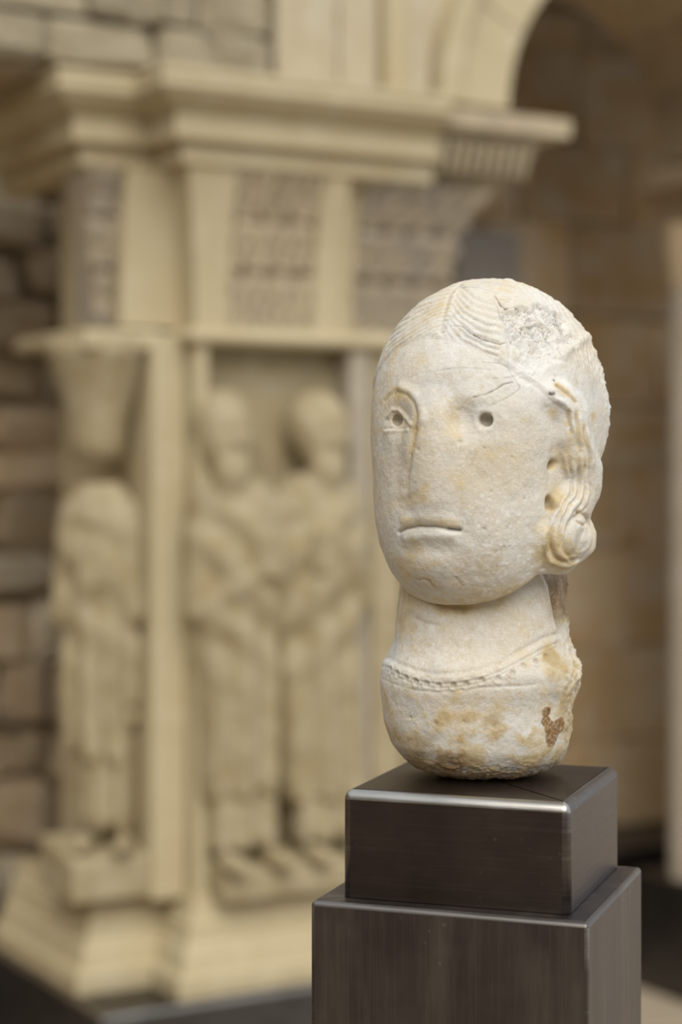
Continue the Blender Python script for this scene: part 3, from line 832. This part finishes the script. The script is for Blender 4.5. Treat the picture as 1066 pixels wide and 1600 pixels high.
    d = pdist(V, T(c3([(330, 400), (315, 500), (295, 600), (278, 700), (275, 780)])), 20); disp -= 1.7 * gauss(d, 3.6); ochre += .45 * gauss(d, 3.5)
    d = pdist(V, T(c3([(300, 560), (290, 640), (278, 720), (282, 765)]))); disp -= 0.8 * gauss(d, 1.2); dirt_shade += 0.22 * gauss(d, 0.9)
    d = pdist(V, T(c3([(225, 870), (300, 850), (370, 820), (400, 770)]))); disp -= 0.3 * gauss(d, 3); ochre += 0.6 * gauss(d, 7)
    d = pdist(V, T(c3([(160, 300), (185, 258), (225, 258), (275, 310), (310, 355)]))); disp += 1.5 * gauss(d, 1.9)
    d = pdist(V, T(c3([(150, 330), (190, 280), (230, 285), (262, 330)]))); disp -= 0.8 * gauss(d, 1.2)
    d = pdist(V, T(c3([(140, 402), (200, 396), (290, 394)]))); disp += 1.0 * gauss(d, 1.8)
    d = pdist(V, T(c3([(135, 384), (200, 379), (270, 384)]))); disp -= 0.7 * gauss(d, 1.0); dirt_shade += 0.3 * gauss(d, 0.7)
    ring = np.sqrt(((V - eyeR[0]) ** 2).sum(1)); disp += 0.4 * gauss(ring - 8.2, 1.8)
    d = pdist(V, T([(722, 652), (735, 643), (757, 639), (778, 645), (790, 655)])); disp += 0.25 * gauss(d, 2.6)
    d = pdist(V, T([(718, 634), (727, 636), (736, 639)])); disp += 0.3 * gauss(d, 2.0); dirt_shade += 0.08 * gauss(d, 1.2)
    d = pdist(V, T([(697, 640), (715, 628), (740, 622), (770, 620)])); disp += 0.4 * gauss(d, 6); ochre += 0.25 * gauss(d, 7)
    for c_, r_ in (((653, 702), 2.4), ((617, 616), 1.6), ((757, 700), 1.2), ((800, 714), 1.2), ((768, 768), 1.6), ((757, 827), 2.0), ((788, 855), 1.3), ((820, 780), 1.4), ((720, 690), 2.5)):
        q = T([c_])[0]; d = np.sqrt(((V - q) ** 2).sum(1)); disp -= 0.7 * gauss(d, r_ * .7); dirt_shade += 0.22 * gauss(d, r_ * .8)
    mo = T([(623, 832), (634, 826), (655, 822), (680, 823), (702, 827), (718, 829)])
    d = pdist(V, mo); disp -= 2.3 * gauss(d, 1.4); dirt_shade += 0.30 * gauss(d, 0.9)
    d = pdist(V, T([(700, 827), (718, 829)])); disp -= 1.2 * gauss(d, 2.0); dirt_shade += 0.4 * gauss(d, 1.0)
    d = pdist(V, T([(635, 840), (660, 836), (685, 836), (705, 838)])); disp += 1.6 * gauss(d, 4.2); white += 0.35 * gauss(d, 4)
    d = pdist(V, T([(632, 815), (660, 810), (690, 812), (712, 818)])); disp += 1.2 * gauss(d, 4.5); ochre += 0.45 * gauss(d, 5)
    d = pdist(V, T([(640, 860), (668, 858), (698, 861)])); disp -= 1.4 * gauss(d, 6)
    d = pdist(V, T([(655, 905), (664, 903), (672, 906), (676, 914)])); d = d + np.abs(mid) * 1.5; disp -= 0.9 * gauss(d, 1.8); dirt_shade += 0.2 * gauss(d, 1.2); ochre += .3 * gauss(d, 5)
    d = pdist(V, T([(712, 902), (723, 914)])); d = d + np.abs(mid) * 1.5; disp -= 0.4 * gauss(d, 1.3); dirt_shade += 0.25 * gauss(d, 1.0)
    d = np.sqrt(((V - T([(668, 897)])[0]) ** 2).sum(1)); disp += 2.0 * gauss(d, 17); ochre += 0.35 * gauss(d, 14)
    # punched speckle on the cheek and jaw
    ck = np.sqrt(((V - T([(790, 860)])[0]) ** 2).sum(1)); sp = np.clip(fbm(V, 1 / 2.8, 1, 33.0) - 0.25, 0, 1)
    white += sp * 2.2 * gauss(ck, 45); disp += 0.35 * sp * gauss(ck, 45)
    # ---- side hair
    d = pdist(V, T([(853, 640), (857, 700), (858, 760)]), 20); disp -= 0.8 * gauss(d, 5.0)
    d = pdist(V, T([(858, 780), (857, 820), (853, 855), (849, 888)])); disp -= 2.2 * gauss(d, 2.6); ochre += 0.25 * gauss(d, 3); dirt_shade += .12 * gauss(d, 1.2)
    for g_ in ([(395, 800), (390, 880), (385, 960)], [(400, 640), (395, 720)]):
        d = pdist(V, T(c4(g_)), 20); disp -= 2.6 * gauss(d, 6.5)
    RG = ([(340, 290), (420, 290), (485, 350), (503, 450), (512, 560)], [(450, 640), (470, 760), (475, 880), (450, 990), (390, 1070), (350, 1160), (322, 1280), (345, 1390), (430, 1440), (540, 1400), (605, 1300)],
          [(510, 700), (520, 880), (500, 980), (440, 1070), (390, 1180), (385, 1300), (450, 1385), (540, 1350)], [(560, 640), (570, 800), (572, 900), (540, 1000), (480, 1090), (432, 1190), (425, 1280)],
          [(600, 760), (603, 930), (570, 1030)], [(540, 360), (555, 450), (545, 540), (580, 620)], [(600, 470), (600, 560), (640, 660), (645, 780)])
    for g_ in RG:
        P3 = TS(c4(g_)); d = pdist(VW, P3); disp += 1.5 * gauss(d, 2.1) * ends(V, P3); white += .2 * gauss(d, 1.5)
    for g_ in ([(470, 340), (480, 450), (480, 560)], [(490, 690), (497, 880), (475, 985), (415, 1070), (370, 1170), (352, 1280), (390, 1390), (480, 1412)], [(540, 700), (546, 880), (520, 990), (460, 1080), (410, 1180), (405, 1290)],
               [(585, 700), (590, 920), (556, 1015), (500, 1100), (455, 1185)], [(525, 350), (530, 450), (530, 560), (560, 640)], [(580, 450), (575, 540), (615, 640), (622, 800), (625, 950)],
               [(610, 1010), (545, 1085), (510, 1135), (570, 1140), (615, 1150)]):
        P3 = TS(c4(g_)); d = pdist(VW, P3); disp -= 1.4 * gauss(d, 1.4) * ends(V, P3); ochre += 0.35 * gauss(d, 2.4); dirt_shade += 0.13 * gauss(d, 0.9)
    q = T(c4([(535, 1240)]))[0]; d = np.sqrt(((V - q) ** 2).sum(1)); disp += 2.5 * np.clip((16 - d) / 5, 0, 1); disp -= 1.8 * gauss(d - 17.5, 1.5); white += .3 * gauss(d, 10)
    for c_, r_, dp_ in (((385, 735), 3.0, 5), ((365, 755), 2.2, 3), ((372, 1020), 3.6, 6), ((360, 980), 2.2, 3), ((545, 1070), 2.0, 2.5)):
        q = T(c4([c_]))[0]; d = np.sqrt(((V - q) ** 2).sum(1)); disp -= dp_ * gauss(d, r_); ochre += 0.8 * gauss(d, r_ * 1.3); dirt_shade += 0.35 * gauss(d, r_)
    for c_, r_ in (((380, 375), 5), ((440, 690), 6), ((640, 405), 6), ((420, 215), 6), ((370, 1350), 14), ((470, 1420), 12), ((500, 1330), 6), ((410, 950), 7)):
        q = T(c4([c_]))[0]; d = np.sqrt(((V - q) ** 2).sum(1)); ochre += 0.75 * gauss(d, r_)
    d = pdist(V, T(c7([(660, 885), (720, 930), (800, 1010)]))); disp -= 1.6 * gauss(d, 1.4); ochre += 0.6 * gauss(d, 2.5); dirt_shade += .3 * gauss(d, .9)
    for c_ in ((600, 943), (615, 948), (632, 945), (632, 843)):
        q = T(c7([c_]))[0]; d = np.sqrt(((V - q) ** 2).sum(1)); dirt_shade += 1.0 * gauss(d, 1.1); disp -= 0.8 * gauss(d, 1.2)
    # rough broken back edge and general weathering
    rough_b = np.clip((y - 25) / 25, 0, 1) * np.clip((x + 20) / 40, 0, 1)
    disp += rough_b * (1.9 * mid + 0.5 * fine)
    disp += 0.9 * low + 0.45 * mid + 0.17 * fine
    ochre += np.clip(low * 0.9 - 0.05, 0, 1) * 0.9
    ochre += 0.5 * np.clip((-x - 25) / 45, 0, 1) + 0.35 * np.clip((-118 - z) / 20, 0, 1)
    V = V + N * disp[:, None]
    return V, F, dict(dirt_shade=dirt_shade, ochre=ochre, white=white)

# -- neck and collar fragment (mm, upright frame, origin at the foot)
PRO = np.array([(1214, 705, 815), (1210, 682, 832), (1203, 655, 852), (1194, 640, 868), (1185, 630, 879), (1165, 613, 888), (1130, 601, 892), (1100, 597, 894), (1085, 595, 898), (1068, 594, 906), (1045, 596, 909), (1034, 601, 904),
                (1022, 609, 896), (1005, 616, 890), (970, 620, 888), (940, 623, 886), (915, 626, 884), (890, 629, 880), (860, 634, 874)], float)
PZ = (1214 - PRO[:, 0]) * 0.51; PC = ((PRO[:, 1] + PRO[:, 2]) / 2 - 755) * 0.51; PW = (PRO[:, 2] - PRO[:, 1]) / 2 * 0.51
_zf = np.linspace(0, PZ.max(), 240); _k = np.exp(-(np.arange(-14, 15) / 5.0) ** 2); _k /= _k.sum()
def _sm(a):
    b_ = np.interp(_zf, PZ, a); return np.convolve(np.pad(b_, 14, mode='edge'), _k, 'valid')
PC, PW = _sm(PC), _sm(PW); PZ = _zf
NORG = (0.1132, 1.532, 1.300)
def neck_base(P):
    x, y, z = P[:, 0], P[:, 1], P[:, 2]
    c = np.interp(z, PZ, PC); w_ = np.interp(z, PZ, PW); dpt = w_ * np.interp(z, [0, 60, 95, 120, 180], [.92, .92, .92, .9, .86])
    yc = np.interp(z, [0, 90, 180], [0, 0, 2])
    # slightly squared section
    qx = np.abs((x - c) / w_); qy = np.abs((y - yc) / dpt)
    q = (qx ** 2.3 + qy ** 2.3) ** (1 / 2.3)
    d = (q - 1) * np.minimum(w_, dpt) * 0.8
    d = smax(d, -z + 0.2, 3); d = smax(d, z - 176, 3)
    # broken facet at the back right of the neck
    pl = (x - 50) * 0.80 + (y + 10) * 0.6 - 16 + np.where(z < 112, -(112 - z) * 0.9, 0)
    d = smax(d, pl * 1.0, 4) if True else d
    return d
trn = make_tracer(neck_base, NORG, 0.0)
def TN(px): return trn(px)[0]
def cN(p): return [(560 + x / 2.538, 800 + y / 2.538) for x, y in p]
def build_neck():
    V, F = surface_nets(neck_base, (-95, -90, -4), (95, 90, 184), 1.6)
    V, F = subdivide(V, F)
    V, N = project(neck_base, V, 0.6, 2, 1.5)
    n = len(V); disp = np.zeros(n); dirt_shade = np.zeros(n); ochre = np.zeros(n); white = np.zeros(n)
    x, y, z = V[:, 0], V[:, 1], V[:, 2]
    low = fbm(V, 1 / 30.0, 3, 13.0); mid = fbm(V, 1 / 9.0, 3, 18.0); fine = fbm(V, 1 / 2.6, 2, 15.0)
    # collar: neckline ledge, incised lines, drilled beads
    top = cN([(85, 590), (120, 600), (165, 625), (230, 650), (310, 665), (400, 660), (480, 645), (560, 615), (640, 575), (720, 530), (790, 500)])
    d = pdist(V, TN(top)); disp += (0.6 + .7 * mid) * gauss(d, 3.0)
    dn = [(a, b - 9) for a, b in top]; d = pdist(V, TN(dn)); disp -= (0.9 + .8 * low) * gauss(d, 2.0); dirt_shade += .10 * gauss(d, 1.4)
    for off, dep in ((7, .7), (13, .5)):
        d = pdist(V, TN([(a, b + off) for a, b in top])); disp -= dep * gauss(d, 0.9); dirt_shade += .15 * gauss(d, .8)
    low_l = cN([(95, 660), (140, 680), (220, 705), (310, 715), (420, 705), (500, 695), (580, 692), (640, 690), (700, 685)])
    d = pdist(V, TN(low_l)); d = d + 1.2 * np.abs(mid); disp -= 0.6 * gauss(d, 1.2); dirt_shade += .15 * gauss(d, 1.0)
    beads = cN([(100, 612), (128, 625), (155, 640), (190, 660), (228, 672), (270, 682), (318, 690), (378, 688), (428, 684), (490, 668), (555, 662), (612, 638), (656, 612), (704, 592), (745, 572)])
    for p_ in TN(beads):
        d = np.sqrt(((V - p_) ** 2).sum(1)); kb = random.uniform(.7, 1.0); disp -= 1.5 * kb * gauss(d, 1.8); disp += 0.6 * kb * gauss(d - 3.4, 1.1); dirt_shade += 0.26 * kb * gauss(d - 1.6, 1.0)
    # tendon on the right, crease below the chin
    d = pdist(V, TN(cN([(715, 250), (745, 300), (760, 400), (775, 470)]))); disp += 2.2 * gauss(d, 3); white += .3 * gauss(d, 4)
    d = pdist(V, TN(cN([(735, 235), (765, 330), (785, 430), (800, 480)]))); disp -= 2.6 * gauss(d, 3.0); dirt_shade += .15 * gauss(d, 3)
    d = pdist(V, TN(cN([(230, 420), (265, 440), (320, 448)]))); d = d + 1.5 * np.abs(mid); disp -= 0.9 * gauss(d, 2); dirt_shade += .2 * gauss(d, 1.2)
    d = pdist(V, TN(cN([(330, 375), (380, 378), (420, 390)]))); ochre += .8 * gauss(d, 6); dirt_shade += .2 * gauss(d, 4)
    # rough break on the right flank, pits, foot
    rb = np.clip((x - 58 + 6 * mid) / 10, 0, 1) * np.clip((z - 25) / 20, 0, 1)
    disp += rb * (3.0 * mid + 0.8 * fine); ochre += rb * 0.4
    d = np.sqrt(((V - TN(cN([(780, 610)]))[0]) ** 2).sum(1)); ochre += 0.8 * gauss(d, 17) * np.clip(.7 + mid, 0, 1); dirt_shade += .10 * gauss(d, 15)
    for c_, r_ in (((310, 840), 4.0), ((545, 850), 4.5), ((420, 830), 1.6), ((640, 720), 2.0), ((205, 815), 2.0)):
        q = TN(cN([c_]))[0]; d = np.sqrt(((V - q) ** 2).sum(1)) + 1.2 * mid; disp -= .7 * gauss(d, r_ * .5); dirt_shade += .2 * gauss(d, r_ * .5); ochre += .4 * gauss(d, r_ * 1.5)
    # rust patch; brown stain behind the curl with its shade painted in
    rust_shade = np.zeros(n)
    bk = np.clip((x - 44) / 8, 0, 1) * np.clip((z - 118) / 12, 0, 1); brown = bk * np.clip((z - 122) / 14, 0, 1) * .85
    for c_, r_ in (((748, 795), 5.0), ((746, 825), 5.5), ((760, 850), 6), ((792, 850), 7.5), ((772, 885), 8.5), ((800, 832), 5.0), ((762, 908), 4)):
        q = TN(cN([c_]))[0]; d = np.sqrt(((V - q) ** 2).sum(1)); rust_shade = np.maximum(rust_shade, np.clip((r_ - d + 2.5 * mid) / 1.0, 0, 1))
    disp += rust_shade * (0.5 + 0.6 * fine)
    d = np.sqrt(((V - TN([(705, 1192)])[0]) ** 2).sum(1)); r2 = np.clip((15 - d + 9 * mid) / 7, 0, 1) * 0.75; rust_shade = np.maximum(np.maximum(rust_shade, r2), brown)
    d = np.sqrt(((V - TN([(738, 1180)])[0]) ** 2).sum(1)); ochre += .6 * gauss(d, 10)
    bk = np.clip((x - 46) / 8, 0, 1) * np.clip((z - 118) / 12, 0, 1); ochre += bk * (.7 + .5 * mid); dirt_shade += bk * np.clip(.35 + .5 * mid, 0, .6)  # neck under the curl: stain plus shade painted into the colour
    foot = np.clip((22 - z) / 14, 0, 1); ochre += foot * (0.35 + 0.8 * mid); disp += foot * (1.6 * mid + .8 * fine)
    dirt_shade += np.clip((3.5 - z) / 3, 0, 1) * .3
    ochre += np.clip((85 - z) / 30, 0, 1) * np.clip(0.42 + low * 0.9 + .8 * mid, 0, 1) * 1.2
    white += np.clip((70 - z) / 30, 0, 1) * np.clip(fbm(V, 1 / 20.0, 3, 77.0) * 2.5 - .1, 0, 1) * .9
    ochre += np.clip(low * 0.9 - .05, 0, 1) * .6
    disp += 1.0 * low + 0.5 * mid + 0.2 * fine
    ochre += np.clip((z - 100) / 20, 0, 1) * np.clip(.25 - x / 110 + .5 * low, 0, 1) * .6
    for c_, r_, a_ in (((780, 600), 17, 1.0), ((760, 560), 10, .7), ((700, 960), 13, .7), ((470, 970), 12, .8), ((640, 850), 9, .5), ((160, 900), 14, .7), ((240, 970), 12, .8), ((540, 890), 7, .6), ((790, 960), 9, .7), ((130, 560), 8, .6)):
        q = TN(cN([c_]))[0]; d = np.sqrt(((V - q) ** 2).sum(1)) + 6 * mid; ochre += a_ * .55 * np.clip((r_ - d) / 8, 0, 1)
    scr = np.clip(fbm(V * np.array([1, 1, 0.12]), 1 / 1.6, 2, 40.0) - .25, 0, 1); white += scr * .9
    V = V + N * disp[:, None]; V[:, 2] = np.maximum(V[:, 2], 0.3)
    return V, F, dict(dirt_shade=dirt_shade, ochre=ochre, white=white, rust_shade=rust_shade)

def marble_mat(name, unit):
    m, nt, p = mat_new(name)
    tc = nn(nt, 'ShaderNodeTexCoord'); v = tc.outputs['Object']
    def at(k):
        a = nn(nt, 'ShaderNodeAttribute'); a.attribute_name = k; return a.outputs['Fac']
    n1 = noise(nt, v, 14, 6, 0.6); n2 = noise(nt, v, 55, 6, 0.7); n3 = noise(nt, v, 420, 4, 0.75); n4 = noise(nt, v, 700, 2, 0.6)
    col = mixc(nt, ramp(nt, n1, 0.36, 0.64), (0.635, 0.565, 0.445), (0.70, 0.685, 0.645))
    col = mixc(nt, ramp(nt, n2, 0.52, 0.72), col, (0.545, 0.45, 0.305))
    sp = nn(nt, 'ShaderNodeMath', operation='MULTIPLY'); sp.inputs[1].default_value = 0.55
    nt.links.new(ramp(nt, n3, 0.53, 0.66), sp.inputs[0]); col = mixc(nt, sp.outputs[0], col, (0.82, 0.80, 0.745))
    def mul(a, b):
        k = nn(nt, 'ShaderNodeMath', operation='MULTIPLY', use_clamp=True)
        nt.links.new(a, k.inputs[0]); 
        if isinstance(b, float): k.inputs[1].default_value = b
        else: nt.links.new(b, k.inputs[1])
        return k.outputs[0]
    col = mixc(nt, mul(at('white'), 0.85), col, (0.78, 0.765, 0.73))
    oc = at('ochre')
    k1 = nn(nt, 'ShaderNodeMath', operation='MULTIPLY_ADD'); nt.links.new(noise(nt, v, 85, 8, 0.75), k1.inputs[0]); k1.inputs[1].default_value = 2.3; k1.inputs[2].default_value = -1.36
    k2 = nn(nt, 'ShaderNodeMath', operation='ADD'); nt.links.new(k1.outputs[0], k2.inputs[0]); nt.links.new(oc, k2.inputs[1])
    f1 = ramp(nt, k2.outputs[0], 0.0, 0.42); f2 = ramp(nt, k2.outputs[0], 0.42, 0.85)
    col = mixc(nt, mul(f1, 0.62), col, (0.63, 0.49, 0.255))
    col = mixc(nt, mul(f2, 0.6), col, (0.44, 0.31, 0.125))
    gr = ramp(nt, noise(nt, v, 30, 5, 0.65), 0.55, 0.68)
    col = mixc(nt, mul(gr, 0.5), col, (0.50, 0.485, 0.455))
    pit = ramp(nt, n4, 0.66, 0.74)
    col = mixc(nt, mul(pit, 0.55), col, (0.36, 0.29, 0.19))
    col = mixc(nt, mul(at('rust_shade'), ramp(nt, n3, 0.25, 0.5)), col, (0.26, 0.145, 0.05))
    col = mixc(nt, mul(at('dirt_shade'), 0.95), col, (0.10, 0.08, 0.06))
    nt.links.new(col, p.inputs['Base Color'])
    p.inputs['Roughness'].default_value = 0.62; p.inputs['Specular IOR Level'].default_value = 0.3
    bp = nn(nt, 'ShaderNodeBump'); bp.inputs['Strength'].default_value = 0.28; bp.inputs['Distance'].default_value = 0.0012
    s = nn(nt, 'ShaderNodeMath', operation='ADD'); nt.links.new(n3, s.inputs[0]); nt.links.new(n4, s.inputs[1])
    nt.links.new(s.outputs[0], bp.inputs['Height']); nt.links.new(bp.outputs[0], p.inputs['Normal'])
    return m
M['marble'] = marble_mat('weathered_marble', 1)

V, F, A = build_head()
A['rust_shade'] = np.zeros(len(V))
head = np_mesh('head', V, F, M['marble'], bust, 0.001, A)
head.location = (HX - 0.113, HYD - 1.53, HZ - 1.30); head.rotation_euler = (0, 0, HYAW)
tag(head, 'marble head with combed hair, drilled eyes and a broken temple')
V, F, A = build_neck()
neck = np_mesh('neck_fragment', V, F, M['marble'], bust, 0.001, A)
neck.location = (NORG[0] - 0.113, NORG[1] - 1.53, 0.0)
tag(neck, 'marble neck and shoulder fragment with a beaded collar')
